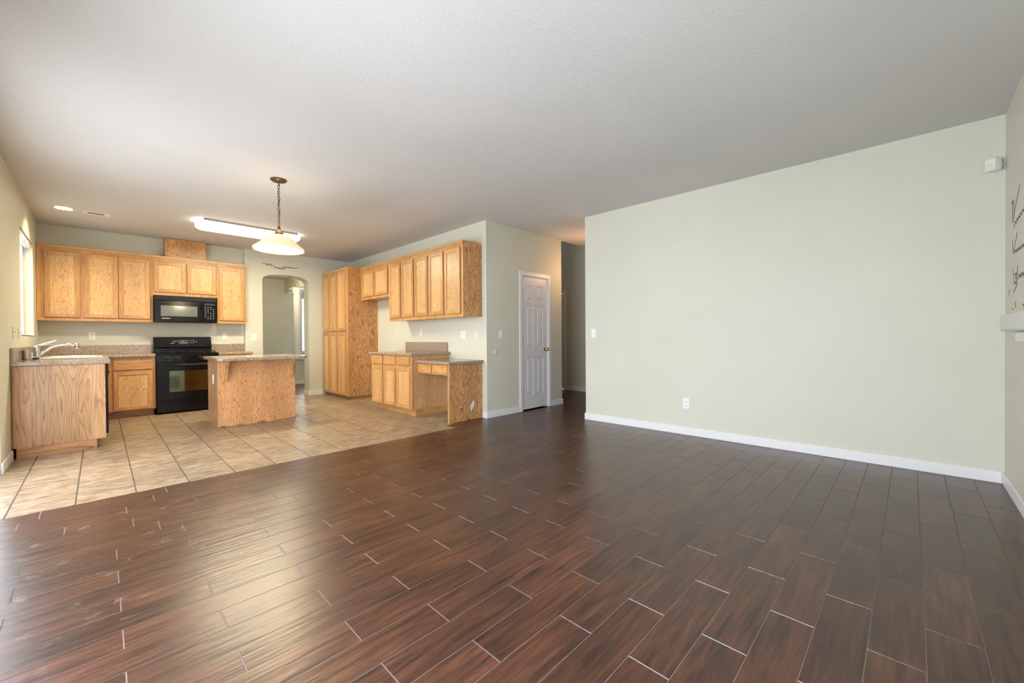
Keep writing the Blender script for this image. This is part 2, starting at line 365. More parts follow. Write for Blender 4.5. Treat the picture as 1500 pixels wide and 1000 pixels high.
# far room through the arch
struct('wall_far', wall_with_holes(12.2, 12.32, 1.0, 6.5, -.1, CZ, [(3.86, 5.4, .75, 2.3)], 'x'), WALL)
struct('wall_far', MB().box(1.0, 1.1, YA+.26, 12.2, -.1, CZ).box(6.4, 6.5, YA+.26, 12.2, -.1, CZ), WALL)
struct('ceiling', MB().box(1.0, 6.5, YA+.26, 12.32, CZ, CZ+.1), CEIL)
struct('wall_far', MB().box(3.55, 3.67, 11.071, 12.2, 2.37, CZ).box(3.55, 6.4, 10.95, 11.07, 2.44, CZ), WALL)   # beams over the column
pw = MB().box(3.42, 6.4, 10.95, 11.07, 0, .60); struct('wall_pony', pw, WALL)
struct('trim_1', MB().box(3.39, 6.4, 10.91, 11.11, .60, .64), WHITE, .006)
struct('baseboard_pony', MB().box(3.41, 6.4, 10.935, 10.95, 0, .09), WHITE, .004)
# column on the pony wall
t = thing('column', 'white round column standing on low wall beyond the archway', 'column', (3.5, 11.0, .64))
MB().lathe([(.13, 0), (.13, .05), (.105, .07), (.105, .09)], (3.5, 11.0, .64)).build('base', WHITE, t)
MB().lathe([(.098, .09), (.098, 1.5), (.09, 1.62)], (3.5, 11.0, .64)).build('shaft', WHITE, t)
MB().lathe([(.09, 1.62), (.105, 1.64), (.10, 1.66), (.12, 1.70), (.14, 1.73)], (3.5, 11.0, .64)).box(3.355, 3.645, 10.86, 11.15, 2.37, 2.40).build('capital', WHITE, t)

# windows ------------------------------------------------------------
def glassmat():
    m, nt, p = new('window_glass'); nt.nodes.remove(p)
    tr = N(nt, 'ShaderNodeBsdfTransparent'); gl = N(nt, 'ShaderNodeBsdfGlossy'); gl.inputs['Roughness'].default_value = .02
    mx = N(nt, 'ShaderNodeMixShader'); mx.inputs[0].default_value = .08
    nt.links.new(tr.outputs[0], mx.inputs[1]); nt.links.new(gl.outputs[0], mx.inputs[2]); nt.links.new(mx.outputs[0], nt.nodes['Material Output'].inputs[0])
    return m
GLASS = glassmat()
def window(name, axis, c, a0, a1, z0, z1, mid=True, kindname='window'):
    t = thing(name, None, None, (c, a0, z0) if axis == 'y' else (a0, c, z0), kind='structure')
    f = MB(); s = .045
    def bx(mb, p, q, r, u, d=.02):
        mb.box(c-d, c+d, p, q, r, u) if axis == 'y' else mb.box(p, q, c-d, c+d, r, u)
    bx(f, a0, a0+s, z0, z1); bx(f, a1-s, a1, z0, z1); bx(f, a0+s, a1-s, z0, z0+s); bx(f, a0+s, a1-s, z1-s, z1)
    if mid: bx(f, (a0+a1)/2-.03, (a0+a1)/2+.03, z0+s, z1-s)
    f.build('window_frame', WHITE, t, .003)
    g = MB(); bx(g, a0+s, a1-s, z0+s, z1-s, .003); g.build('pane', GLASS, t)
    return t
wk = window('window_1', 'y', -.69, *KW)
MB().box(-.66, -.60, 6.83, 7.97, 2.29, 2.335).build('blind_headrail', WHITE, wk, .004)
MB().box(-.668, XL+.0, 6.80, 8.0, 1.168, 1.182).build('window_sill', WHITE, wk, .003)
window('window_2', 'y', -.69, *SW)
t = window('door_2', 'y', -.68, *SL)
window('window_5', 'x', YF-.09, .5, 1.4, .45, 2.0)  # unseen window behind the camera, added for daylight and reflections
window('window_3', 'x', 12.26, 3.86, 5.4, .75, 2.3)
window('window_4', 'x', 8.15, 5.7, 6.7, 3.5, 4.8)

lawn = plain('lawn_green', (.09, .16, .04), .9, bump=.6, bscale=30)
struct('ground', MB().box(-30, -.74, -30, 30, -.3, -.15).box(-.74, 30, -30, -.64, -.3, -.15), lawn)  # unseen lawn, added for green bounce and reflections
tag(MB().box(-3.5, 6.0, -8.4, -7.6, -.15, 1.5).build('hedge', plain('hedge_green', (.05, .12, .03), .9, bump=1, bscale=12), None, .15, 3), 'added green hedge outside, unseen, for reflections', 'hedge')  # hedge out of view, added to show up in reflections
# baseboards ------------------------------------------------------------
def bb(name, boxes):
    mb = MB()
    for b_ in boxes: mb.box(*b_)
    return struct(name, mb, WHITE, .004)
H_ = .088
mb = MB().prism([(BW(3.15)-.014, 3.164), (BW(YF)-.014, YF+.014), (BW(YF), YF), (BW(3.15), 3.15)], lambda a, b: (a, b, 0), lambda a, b: (a, b, H_))
mb.box(BW(3.15), 4.86, 3.15, 3.164, 0, H_)
struct('baseboard_right', mb, WHITE, .004)
bb('baseboard_fireplace', [(XL+.02, BW(YF)-.02, YF, YF+.014, 0, H_)])
bb('baseboard_left', [(XL, XL+.014, 5.41, 5.985, 0, H_)])
bb('baseboard_closet', [(XR+.0, 4.405, YD-.014, YD, 0, H_), (5.145, XD, YD-.014, YD, 0, H_)])
bb('baseboard_closet', [(XD, XD+.014, YD-.014, 8.1, 0, H_)])
bb('baseboard_kitchen', [(XR-.014, XR, YD-.014, 4.262, 0, H_)])
bb('baseboard_archway', [(AX1-.014, 3.16, YA-.014, YA, 0, H_), (AX1-.014, AX1, YA, YA+.26, 0, H_)])
bb('baseboard_hall', [(6.966, 6.98, -.5, 5.23, 0, H_)])

# closet door ------------------------------------------------------------
d = thing('door_1', None, None, ((DX0+DX1)/2, YD, 0), kind='structure')
f = MB(); cw = .06; o = YD
f.box(DX0-cw, DX0, o-.016, o, 0, DZ+cw).box(DX1, DX1+cw, o-.016, o, 0, DZ+cw).box(DX0, DX1, o-.016, o, DZ, DZ+cw)
f.box(DX0, DX0+.012, o, o+.12, 0, DZ).box(DX1-.012, DX1, o, o+.12, 0, DZ).box(DX0+.012, DX1-.012, o, o+.12, DZ-.012, DZ)
f.box(DX0+.012, DX0+.03, o+.05, o+.065, 0, DZ-.012).box(DX1-.03, DX1-.012, o+.05, o+.065, 0, DZ-.012)
f.build('door_frame', WHITE, d, .004)
la, lb, lz0, lz1 = DX0+.015, DX1-.015, .022, DZ-.016
yf = o+.012
leaf = MB(); leaf.box(la, lb, yf+.012, yf+.036, lz0, lz1)
W_ = lb-la; st = .10; mid_ = .09
cols = [(la+st, la+(W_-mid_)/2), (la+(W_+mid_)/2, lb-st)]
rows = [(.24, .80), (.98, 1.60), (1.70, 1.92)]
# stiles and rails stand proud of the sunk panel field
xs = [la, cols[0][0], cols[0][1], cols[1][0], cols[1][1], lb]
for a, b in ((xs[0], xs[1]), (xs[2], xs[3]), (xs[4], xs[5])): leaf.box(a, b, yf, yf+.012, lz0, lz1)
zs = [lz0, rows[0][0], rows[0][1], rows[1][0], rows[1][1], rows[2][0], rows[2][1], lz1]
for a, b in cols:
    for q, r_ in ((zs[0], zs[1]), (zs[2], zs[3]), (zs[4], zs[5]), (zs[6], zs[7])): leaf.box(a, b, yf, yf+.012, q, r_)
lf = leaf.build('door_leaf', DOORW, d)
for a, b in cols:
    for q, r_ in rows:
        g = .03
        MB().add([(a+.008, yf+.013, q+.008), (b-.008, yf+.013, q+.008), (b-.008, yf+.013, r_-.008), (a+.008, yf+.013, r_-.008), (a+g, yf+.0005, q+g), (b-g, yf+.0005, q+g), (b-g, yf+.0005, r_-g), (a+g, yf+.0005, r_-g)],
                 [(0, 1, 5, 4), (1, 2, 6, 5), (2, 3, 7, 6), (3, 0, 4, 7), (4, 5, 6, 7)]).build('raised_panel', DOORW, lf)
MB().lathe([(.028, 0), (.028, -.006), (.012, -.01), (.011, -.03), (.024, -.038), (.028, -.052), (.02, -.064), (.004, -.068)], (lb-.055, yf, .93), 20, 'y').build('door_knob', BRASS, d)
for z in (.27, 1.08, 1.83):
    MB().box(la-.004, la+.016, yf-.003, yf+.002, z-.045, z+.045).lathe([(.006, -.045), (.006, .045)], (la, yf-.006, z), 10).build('hinge', CHROME, d)
# hall door with its casing
t = thing('door_3', None, None, (7.0, 5.7, 0), kind='structure')
MB().box(6.964, 6.98, 5.235, 5.30, 0, 2.12).box(6.964, 6.98, 6.15, 6.215, 0, 2.12).box(6.964, 6.98, 5.30, 6.15, 2.06, 2.12).build('door_frame', WHITE, t, .003)
MB().box(7.02, 7.06, 5.302, 6.148, .02, 2.05).build('door_leaf', DOORW, t)

# ------------------------------------------------------------------ cabinet kit
class Fr:
    """a cabinet run: u along the wall, o out of the wall"""
    def __init__(s, kind): s.k = kind
    def box(s, mb, u0, u1, o0, o1, z0, z1):
        if s.k == 'B': return mb.box(u0, u1, YB-o1, YB-o0, z0, z1)      # back wall, faces -Y
        if s.k == 'R': return mb.box(XR-o1, XR-o0, u0, u1, z0, z1)      # right wall, faces -X
        if s.k == 'L': return mb.box(XL+o0, XL+o1, u0, u1, z0, z1)      # left wall, faces +X
    def pt(s, u, o, z):
        return {'B': (u, YB-o, z), 'R': (XR-o, u, z), 'L': (XL+o, u, z)}[s.k]
    @property
    def hor(s): return OAKX if s.k == 'B' else OAKY
def door(F, par, u0, u1, z0, z1, o, fw_=.052, name='door'):
    mb = MB()
    q = [(u0, z0), (u1, z0), (u1, z1), (u0, z1)]; r_ = [(u0+fw_, z0+fw_), (u1-fw_, z0+fw_), (u1-fw_, z1-fw_), (u0+fw_, z1-fw_)]
    V = [F.pt(a, oo, b) for oo in (o, o+.019) for a, b in q+r_]
    Fc = []
    for k in range(4):
        n_ = (k+1) % 4
        Fc += [(k, n_, 4+n_, 4+k), (8+k, 8+n_, 12+n_, 12+k), (k, n_, 8+n_, 8+k), (4+k, 4+n_, 12+n_, 12+k)]
    mb.add(V, Fc); d_ = mb.build(name, OAK, par, .004)
    mp_ = MB(); F.box(mp_, u0+fw_-.004, u1-fw_+.004, o, o+.010, z0+fw_-.004, z1-fw_+.004)
    mp_.build('panel', OAKP, d_)
    return d_
def drawer(F, par, u0, u1, z0, z1, o):
    mb = MB(); F.box(mb, u0, u1, o, o+.019, z0, z1)
    return mb.build('drawer', F.hor, par, .005)
def wall_cab(F, name, label, u0, u1, z0, z1, dep, doors, group, molding=True, side=OAKD):
    t = thing(name, label, 'cabinet', F.pt((u0+u1)/2, 0.0, z0), group)
    mb = MB(); F.box(mb, u0, u1, 0.002, dep-.018, z0+.012, z1-.0355); mb.build('carcass', side, t)
    ff = MB(); s = .035
    cuts = []
    F.box(ff, u0, u1, dep-.018, dep, z0, z0+.045); F.box(ff, u0, u1, dep-.018, dep, z1-.06, z1-.0355)
    F.box(ff, u0, u0+s, dep-.018, dep, z0+.045, z1-.06); F.box(ff, u1-s, u1, dep-.018, dep, z0+.045, z1-.06)
    F.box(ff, u0+s, u1-s, dep-.018, dep-.006, z0+.045, z1-.06)
    ff.build('face_frame', OAK, t, .002)
    for a, b in doors: door(F, t, a, b, z0+.05, z1-.085, dep)
    if molding:
        mm = MB(); F.box(mm, u0, u1, 0.002, dep+.008, z1-.035, z1+.005); mm.build('top_molding', F.hor, t, .003)
    return t
B, Rr, Lf = Fr('B'), Fr('R'), Fr('L')
GW = 'upper cabinets along the back wall'
wall_cab(B, 'wall_cabinet', 'single door oak upper cabinet in back left corner beside window', XL+.002, -.165, 1.39, 2.425, .25+.0, [(-.52, -.187)], GW)
wall_cab(B, 'wall_cabinet', 'double door oak upper cabinet left of the black microwave', -.165, .585, 1.39, 2.425, .25, [(-.146, .198), (.203, .548)], GW)
wall_cab(B, 'wall_cabinet', 'short double door oak cabinet directly above the microwave', .585, 1.40, 1.815, 2.425, .25, [(.597, .986), (1.0, 1.385)], GW)
wall_cab(B, 'wall_cabinet', 'narrow single door oak upper cabinet right of the microwave', 1.40, 1.81, 1.39, 2.425, .25, [(1.42, 1.79)], GW)
tag(MB().box(.735, 1.262, 8.40, YB-.003, 2.432, 2.735).build('duct_cover', OAKD, None, .003), 'oak box hiding the vent duct above the microwave cabinet', 'duct cover')

GR = 'upper cabinets along the right kitchen wall'
D1 = .335
wall_cab(Rr, 'wall_cabinet', 'double door oak upper cabinet at right end nearest the closet wall', 4.27, 5.078, 1.40, 2.425, D1, [(4.322, 4.668), (4.705, 5.055)], GR)
wall_cab(Rr, 'wall_cabinet', 'middle double door tall oak upper cabinet on the right kitchen wall', 5.078, 5.845, 1.40, 2.425, D1, [(5.095, 5.438), (5.482, 5.825)], GR)
wall_cab(Rr, 'wall_cabinet', 'single door oak upper cabinet next to the fridge space', 5.845, 6.235, 1.40, 2.425, D1, [(5.862, 6.215)], GR)
wall_cab(Rr, 'wall_cabinet', 'short double door oak cabinet above the empty fridge space', 6.235, 7.29, 1.825, 2.425, D1, [(6.285, 6.735), (6.76, 7.21)], GR)

# tall pantry
t = thing('pantry_cabinet', 'tall six door oak pantry cabinet right of the archway', 'cabinet', (XR-.3, 7.9, 0))
PO = .58
MB().box(XR-PO+.018, XR-.002, 7.30, 8.485, .06, 2.3895).build('carcass', OAKD, t)
mb = MB(); Rr.box(mb, 7.30, 8.485, PO-.018, PO, .06, 2.3895); mb.build('face_frame', OAK, t, .002)
for a, b in ((7.385, 7.735), (7.775, 8.10), (8.125, 8.455)):
    door(Rr, t, a, b, .075, 1.235, PO); door(Rr, t, a, b, 1.265, 2.36, PO)
mb = MB(); Rr.box(mb, 7.292, 8.485, .002, PO+.008, 2.39, 2.43); mb.build('top_molding', OAKY, t, .003)
mb = MB(); Rr.box(mb, 7.32, 8.47, .01, PO-.06, 0.001, .06); mb.build('toe_kick', OAKT, t)

# ------------------------------------------------------------------ left run: sink peninsula, corner
t = thing('base_cabinet', 'oak sink base cabinet run along left wall with grained end panel', 'cabinet', (-.28, 6.0, 0))
MB().box(XL+.012, .037, 5.985, 6.003, .10, .872).build('end_panel', OAKD2 if 'OAKD2' in globals() else oak('oak_cathedral_end', (.53, .31, .15), (.47, .265, .12), (.34, .175, .075), 'z', freq=17, sc=8, squash=.1), t, .002)
MB().box(XL+.002, .019, 6.66, 7.5, .10, .70).box(XL+.002, .019, 7.5, YB-.002, .10, .872).box(XL+.002, -.55, 6.003, 6.66, .10, .872).build('carcass', OAK, t)
MB().box(.019, .037, 6.66, 7.99, .10, .872).build('face_frame', OAK, t, .002)
for a, b in ((6.70, 7.08), (7.10, 7.48)): door(Lf, t, a, b, .12, .70, .627)
MB().box(XL+.03, -.032, 6.003, YB-.01, .001, .10).build('toe_kick', OAKT, t)
MB().box(-.032, -.028, 5.99, 6.003, .001, .10).box(XL+.03, -.03, 5.99, 6.004, .001, .10).build('toe_end_board', OAKT, t)
t = thing('dishwasher', 'black built-in dishwasher behind the oak end panel', 'dishwasher', (-.24, 6.33, .1))
MB().box(-.54, .03, 6.008, 6.655, .105, .868).build('body', BLACKM, t)
MB().box(.03, .058, 6.010, 6.653, .14, .74).build('door', BLACK, t, .004)
MB().box(.03, .062, 6.010, 6.653, .745, .865).build('control_panel', BLACK, t, .004)
MB().box(.0625, .072, 6.2, 6.5, .76, .775).build('handle', BLACKM, t, .002)

t = thing('base_cabinet', 'oak base cabinet with one drawer and one door left of the stove', 'cabinet', (.33, 8.3, 0))
F0 = YB-8.02
MB().box(.02, .578, 8.038, YB-.002, .10, .872).build('carcass', OAK, t)
mb = MB(); B.box(mb, .065, .578, F0-.018, F0, .10, .872); mb.build('face_frame', OAK, t, .002)
drawer(B, t, .13, .545, .69, .825, F0)
door(B, t, .13, .545, .115, .665, F0)
MB().box(.04, .56, 8.09, YB-.01, .001, .10).build('toe_kick', OAKT, t)

t = thing('base_cabinet', 'oak base cabinet mostly hidden behind island right of the stove', 'cabinet', (1.58, 8.3, 0))
MB().box(1.352, 1.82, 8.038, YB-.002, .10, .872).build('carcass', OAK, t)
mb = MB(); B.box(mb, 1.352, 1.82, F0-.018, F0, .10, .872); mb.build('face_frame', OAK, t, .002)
drawer(B, t, 1.38, 1.79, .69, .825, F0); door(B, t, 1.38, 1.79, .115, .665, F0)
MB().box(1.36, 1.82, 8.09, YB-.01, .001, .10).build('toe_kick', OAKT, t)

# worktops
SX0, SX1, SY0, SY1 = -.44, .0, 6.69, 7.47     # sink cut-out
cz0, cz1 = .873, .912
t = thing('countertop', 'brown granite L-shaped countertop around the sink', 'countertop', (0, 7.5, cz0))
mb = MB()
mb.box(XL+.002, .075, 5.965, SY0, cz0, cz1).box(XL+.002, SX0, SY0, SY1, cz0, cz1).box(SX1, .075, SY0, SY1, cz0, cz1).box(XL+.002, .075, SY1, 7.98, cz0, cz1).box(XL+.002, .58, 7.98, YB-.002, cz0, cz1)
mb.build('top', GRAN, t, .006)
MB().box(XL+.022, .58, YB-.022, YB-.002, cz1, 1.045).box(XL+.002, XL+.022, 5.975, YB-.002, cz1, 1.045).build('backsplash', GRAN, t, .003)
t = thing('countertop', 'short granite countertop between the stove and the archway wall', 'countertop', (1.6, 8.3, cz0))
MB().box(1.35, 1.83, 7.98, YB-.002, cz0, cz1).build('top', GRAN, t, .006)
MB().box(1.35, 1.828, YB-.022, YB-.002, cz1, 1.045).build('backsplash', GRAN, t, .003)

# sink
t = thing('sink', 'white drop-in kitchen sink in the left countertop', 'sink', (-.22, 7.08, .9))
a0, a1, b0, b1 = SX0-.02, SX1+.025, SY0-.02, SY1+.02; i_ = .06
zt = .926
mb = MB()
mb.box(a0, a1, b0, b0+i_, cz1-.0, zt).box(a0, a1, b1-i_, b1, cz1, zt).box(a0, a0+i_, b0+i_, b1-i_, cz1, zt).box(a1-i_, a1, b0+i_, b1-i_, cz1, zt)
mb.build('rim', SINKW, t, .007, 3)
mb = MB(); p0, p1, q0, q1 = SX0+.03, SX1-.03, SY0+.035, SY1-.035
mb.box(p0, p1, q0, q1, .74, .75).box(p0, p0+.01, q0, q1, .75, .915).box(p1-.01, p1, q0, q1, .75, .915).box(p0, p1, q0, q0+.01, .75, .915).box(p0, p1, q1-.01, q1, .75, .915)
mb.build('basin', SINKW, t)
MB().lathe([(.045, .0), (.045, .004), (.02, .002)], (-.22, 7.08, .75), 20).build('drain', CHROME, t)

# faucet
fx, fy, fz = -.50, 7.05, cz1
t = thing('faucet', 'chrome single lever kitchen faucet beside the sink', 'faucet', (fx, fy, fz))
MB().lathe([(.036, 0), (.036, .012), (.031, .016), (.031, .11), (.029, .135), (.012, .148)], (fx, fy, fz), 24).build('body', CHROME, t)
MB().tube([(fx+.01, fy, fz+.03), (fx+.05, fy, fz+.075), (fx+.11, fy, fz+.125), (fx+.17, fy, fz+.15), (fx+.24, fy, fz+.158), (fx+.30, fy, fz+.150)], [.012, .012, .012, .012, .012, .012], 12).build('spout', CHROME, t)
MB().lathe([(.014, .05), (.02, .045), (.025, .0), (.02, -.012)], (fx+.31, fy, fz+.118), 16).build('spray_head', CHROME, t)
MB().tube([(fx, fy, fz+.14), (fx+.06, fy, fz+.165), (fx+.15, fy, fz+.205)], [.010, .013, .009], 10).build('lever', CHROME, t)
# chrome cup and dark strainer
tag(MB().lathe([(.030, 0), (.035, .005), (.043, .105), (.041, .105), (.033, .01), (.0, .008)], (-.535, 6.62, cz1), 24, cap=False).build('metal_cup', CHROME, None), 'shiny metal cup on the countertop corner by left wall', 'cup')
t = thing('sink_strainer', 'dark metal sink strainer lying between cup and faucet', 'strainer', (-.505, 6.80, cz1))
MB().lathe([(.03, .001), (.045, .012), (.043, .016), (.028, .006)], (-.505, 6.80, cz1), 20).build('basket', BLACKM, t)
MB().lathe([(.006, .004), (.006, .02), (.012, .024), (.004, .03)], (-.505, 6.80, cz1), 12).build('knob', CHROME, t)

# ------------------------------------------------------------------ island
t = thing('kitchen_island', 'freestanding oak kitchen island with plain back panel', 'island', (1.49, 6.5, 0))
IX0, IX1, IY0, IY1 = 1.04, 1.93, 6.20, 6.86; IZ = .848
MB().box(IX0+.004, IX1-.004, IY0+.016, IY1, .001, IZ).build('carcass', OAKI, t)
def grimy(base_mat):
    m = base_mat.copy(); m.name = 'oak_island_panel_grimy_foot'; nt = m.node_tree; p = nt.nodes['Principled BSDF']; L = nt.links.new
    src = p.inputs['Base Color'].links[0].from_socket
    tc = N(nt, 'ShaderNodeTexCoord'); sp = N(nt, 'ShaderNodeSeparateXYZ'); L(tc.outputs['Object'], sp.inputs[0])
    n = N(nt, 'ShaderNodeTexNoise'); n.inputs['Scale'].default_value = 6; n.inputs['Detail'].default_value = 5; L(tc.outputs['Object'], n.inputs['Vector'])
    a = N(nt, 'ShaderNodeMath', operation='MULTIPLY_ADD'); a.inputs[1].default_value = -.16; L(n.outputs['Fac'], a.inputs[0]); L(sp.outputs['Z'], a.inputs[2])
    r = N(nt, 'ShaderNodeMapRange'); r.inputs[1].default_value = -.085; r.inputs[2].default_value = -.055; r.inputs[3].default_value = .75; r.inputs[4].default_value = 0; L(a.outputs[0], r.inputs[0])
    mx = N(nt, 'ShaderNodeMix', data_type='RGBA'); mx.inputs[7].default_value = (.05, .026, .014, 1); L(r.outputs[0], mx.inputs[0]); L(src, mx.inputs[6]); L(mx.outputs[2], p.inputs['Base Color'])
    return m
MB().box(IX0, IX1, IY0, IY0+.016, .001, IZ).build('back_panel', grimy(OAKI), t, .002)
MB().box(IX0-.006, IX0+.004, IY0+.016, IY1, .001, IZ).build('side_panel', oak('oak_island_side', (.55, .33, .18), (.47, .27, .14), (.36, .19, .09), 'z'), t, .002)
def corbel(x, name='corbel'):
    prof = [(0, 0), (.17, 0), (.17, -.025), (.15, -.04), (.135, -.065), (.10, -.085), (.085, -.11), (.075, -.15), (.05, -.185), (.045, -.215), (.03, -.235), (.03, -.25), (0, -.25)]
    MB().prism(prof, lambda p, q: (x-.02, IY0-p*.8-.012, IZ+q), lambda p, q: (x+.02, IY0-p*.8-.012, IZ+q)).box(x-.032, x+.032, IY0-.012, IY0, IZ-.27, IZ).build(name, OAK, t, .003)
corbel(1.115); corbel(1.87)
t2 = thing('countertop', 'granite countertop overhanging the kitchen island', 'countertop', (1.49, 6.4, IZ))
MB().prism([(IX0-.04, 5.96), (IX0-.0, 5.94), (1.98, 5.94), (2.02, 5.98), (2.02, 6.9), (.99, 6.9), (.99, 6.0)], lambda a, b: (a, b, IZ+.001), lambda a, b: (a, b, IZ+.04)).build('top', GRAN, t2, .007)

# ------------------------------------------------------------------ desk run on right wall
t = thing('base_cabinet', 'oak base cabinet of three drawers above three doors on right wall', 'cabinet', (3.45, 5.65, 0))
DF = XR-3.09
MB().box(3.108, XR-.002, 5.035, 6.23, .10, .868).build('carcass', oak('oak_base_side', (.66, .385, .18), (.58, .32, .14), (.44, .225, .09), 'z', freq=13, sc=14, squash=.3), t)
mb = MB(); Rr.box(mb, 5.03, 6.235, DF-.018, DF, .10, .868); mb.build('face_frame', OAK, t, .002)
for a, b in ((5.075, 5.425), (5.465, 5.815), (5.86, 6.205)):
    drawer(Rr, t, a, b, .725, .855, DF); door(Rr, t, a, b, .112, .69, DF)
MB().box(3.16, XR-.01, 5.05, 6.21, .001, .10).build('toe_kick', OAKY, t)
t = thing('countertop', 'granite countertop on the three-drawer base cabinet by the right wall', 'countertop', (3.4, 5.6, .87))
MB().box(3.055, XR-.002, 5.0, 6.27, .869, .905).build('top', GRAN, t, .006)
MB().box(XR-.022, XR-.002, 5.07, 6.27, .905, 1.055).build('backsplash', GRAN, t, .003)
t = thing('desk', 'low oak desk with two drawers and a full height end panel', 'desk', (3.45, 4.6, 0))
MB().box(3.18, XR-.002, 4.272, 4.31, .001, .77).build('side_panel', OAKD, t, .002)
MB().box(3.20, 3.22, 4.31, 5.03, .62, .77).build('apron', OAK, t)
MB().box(3.176, 3.184, 4.275, 4.307, .001, .769).build('edge_strip', OAK, t)
drawer(Rr, t, 4.335, 4.665, .635, .758, XR-3.20); drawer(Rr, t, 4.695, 5.02, .635, .758, XR-3.20)
t2 = thing('countertop', 'lower granite desktop beside the closet wall corner', 'countertop', (3.45, 4.6, .77))
MB().box(3.14, XR-.002, 4.235, 5.028, .771, .806).build('top', GRAN, t2, .006)
# torn white patch on the side panel
pa = MB(); cxp, czp = 3.555, .185
pl = [(-.02, -.075), (.012, -.03), (.035, .0), (.045, .045), (.03, .085), (.012, .06), (-.012, .03), (-.03, .0), (-.012, -.02), (-.025, -.045)]
pa.prism([(cxp+a, czp+b) for a, b in pl], lambda a, b: (a, 4.2722, b), lambda a, b: (a, 4.2712, b))
pt_ = pa.build('torn_patch', TORN, t); tag(pt_, 'white torn patch on the oak panel')

# ------------------------------------------------------------------ stove
sx0, sx1, sy = .582, 1.346, 7.985
t = thing('stove', 'black freestanding gas range between the oak base cabinets', 'stove', (.96, 8.3, 0))
MB().box(sx0, sx1, sy+.02, YB-.004, .02, .895).build('body', BLACK, t, .004)
for x_ in (sx0+.05, sx1-.05):
    for y_ in (sy+.07, YB-.07): MB().lathe([(.018, 0), (.018, .03)], (x_, y_, .0), 12).build('foot', BLACKM, t)
MB().box(sx0-.002, sx1+.002, sy+.0, YB-.08, .895, .912).build('cooktop', BLACK, t, .006)
gr = MB()
for cxg in (sx0+.2, sx1-.2):
    for yy in (8.08, 8.22, 8.36, 8.48): gr.box(cxg-.16, cxg+.16, yy-.006, yy+.006, .93, .942)
    for xx in (-.16, 0, .16): gr.box(cxg+xx-.006, cxg+xx+.006, 8.04, 8.5, .93, .942)
    for xx in (-.16, .16):
        for yy in (8.05, 8.49): gr.box(cxg+xx-.008, cxg+xx+.008, yy-.008, yy+.008, .912, .932)
gr.build('burner_grate', BLACKM, t)
for cxg in (sx0+.2, sx1-.2):
    for yy in (8.15, 8.42): MB().lathe([(.045, 0), (.045, .01), (.03, .014)], (cxg, yy, .912), 20).build('burner', BLACKM, t)
# backguard, leaning face
prof = [(YB-.085, .90), (YB-.085, .98), (YB-.10, 1.0), (YB-.06, 1.15), (YB-.03, 1.165), (YB-.006, 1.165), (YB-.006, .90)]
bg = MB().prism(prof, lambda a, b: (sx0+.01, a, b), lambda a, b: (sx1-.01, a, b)).build('backguard', BLACK, t, .004)
def onbg(x, z): # point on the leaning face
    k = (z-1.0)/.15; return (x, YB-.10+.04*k-.0015, z)
MB().prism([(.90, 1.045), (1.03, 1.045), (1.03, 1.115), (.90, 1.115)], lambda a, b: (a, onbg(a, b)[1]-.001, b), lambda a, b: (a, onbg(a, b)[1]+.002, b)).build('clock_display', plain('clock_face', (.06, .06, .06), .15), bg)
for xx, ww, zz in ((.80, .05, 1.06), (.83, .06, 1.09), (.93, .07, 1.065), (.94, .03, 1.09), (1.05, .02, 1.10), (1.085, .02, 1.10), (1.05, .02, 1.065), (1.085, .02, 1.065), (1.12, .02, 1.08)):
    a = onbg(xx, zz); MB().box(xx, xx+ww, a[1]-.003, a[1]+.003, zz, zz+.009).build('button', GREYP, bg)
MB().box(sx0, sx1, sy-.002, sy+.022, .775, .893).build('control_panel', BLACK, t, .006)
for x_ in (.715, .825, 1.115, 1.225):
    k = MB().lathe([(.022, 0), (.022, -.008), (.016, -.012), (.015, -.028)], (x_, sy-.002, .832), 18, 'y').box(x_-.004, x_+.004, sy-.034, sy-.02, .815, .849).build('knob', BLACKM, t)
    mk_ = MB()
    for a in range(5):
        an = math.radians(-50+a*45); mk_.box(x_+.03*math.cos(an)-.0025, x_+.03*math.cos(an)+.0025, sy-.0035, sy-.0022, .832+.03*math.sin(an)-.0025, .832+.03*math.sin(an)+.0025)
    mk_.build('markings', GREYP, k)
dr = MB().box(sx0+.004, sx1-.004, sy-.018, sy+.018, .205, .768).build('door', BLACK, t, .008)
MB().box(sx0+.15, sx1-.15, sy-.0195, sy-.017, .33, .645).build('window', BGLASS, dr)
MB().tube([(sx0+.04, sy-.018, .735), (sx0+.06, sy-.055, .735), (sx0+.12, sy-.062, .735), ((sx0+sx1)/2, sy-.066, .735), (sx1-.12, sy-.062, .735), (sx1-.06, sy-.055, .735), (sx1-.04, sy-.018, .735)], .011, 12).build('handle', BLACK, dr)
dw = MB().box(sx0+.004, sx1-.004, sy-.014, sy+.018, .03, .195).build('drawer', BLACK, t, .006)
MB().box(sx0+.06, sx1-.06, sy-.026, sy-.014, .16, .172).build('pull', BLACK, dw, .003)

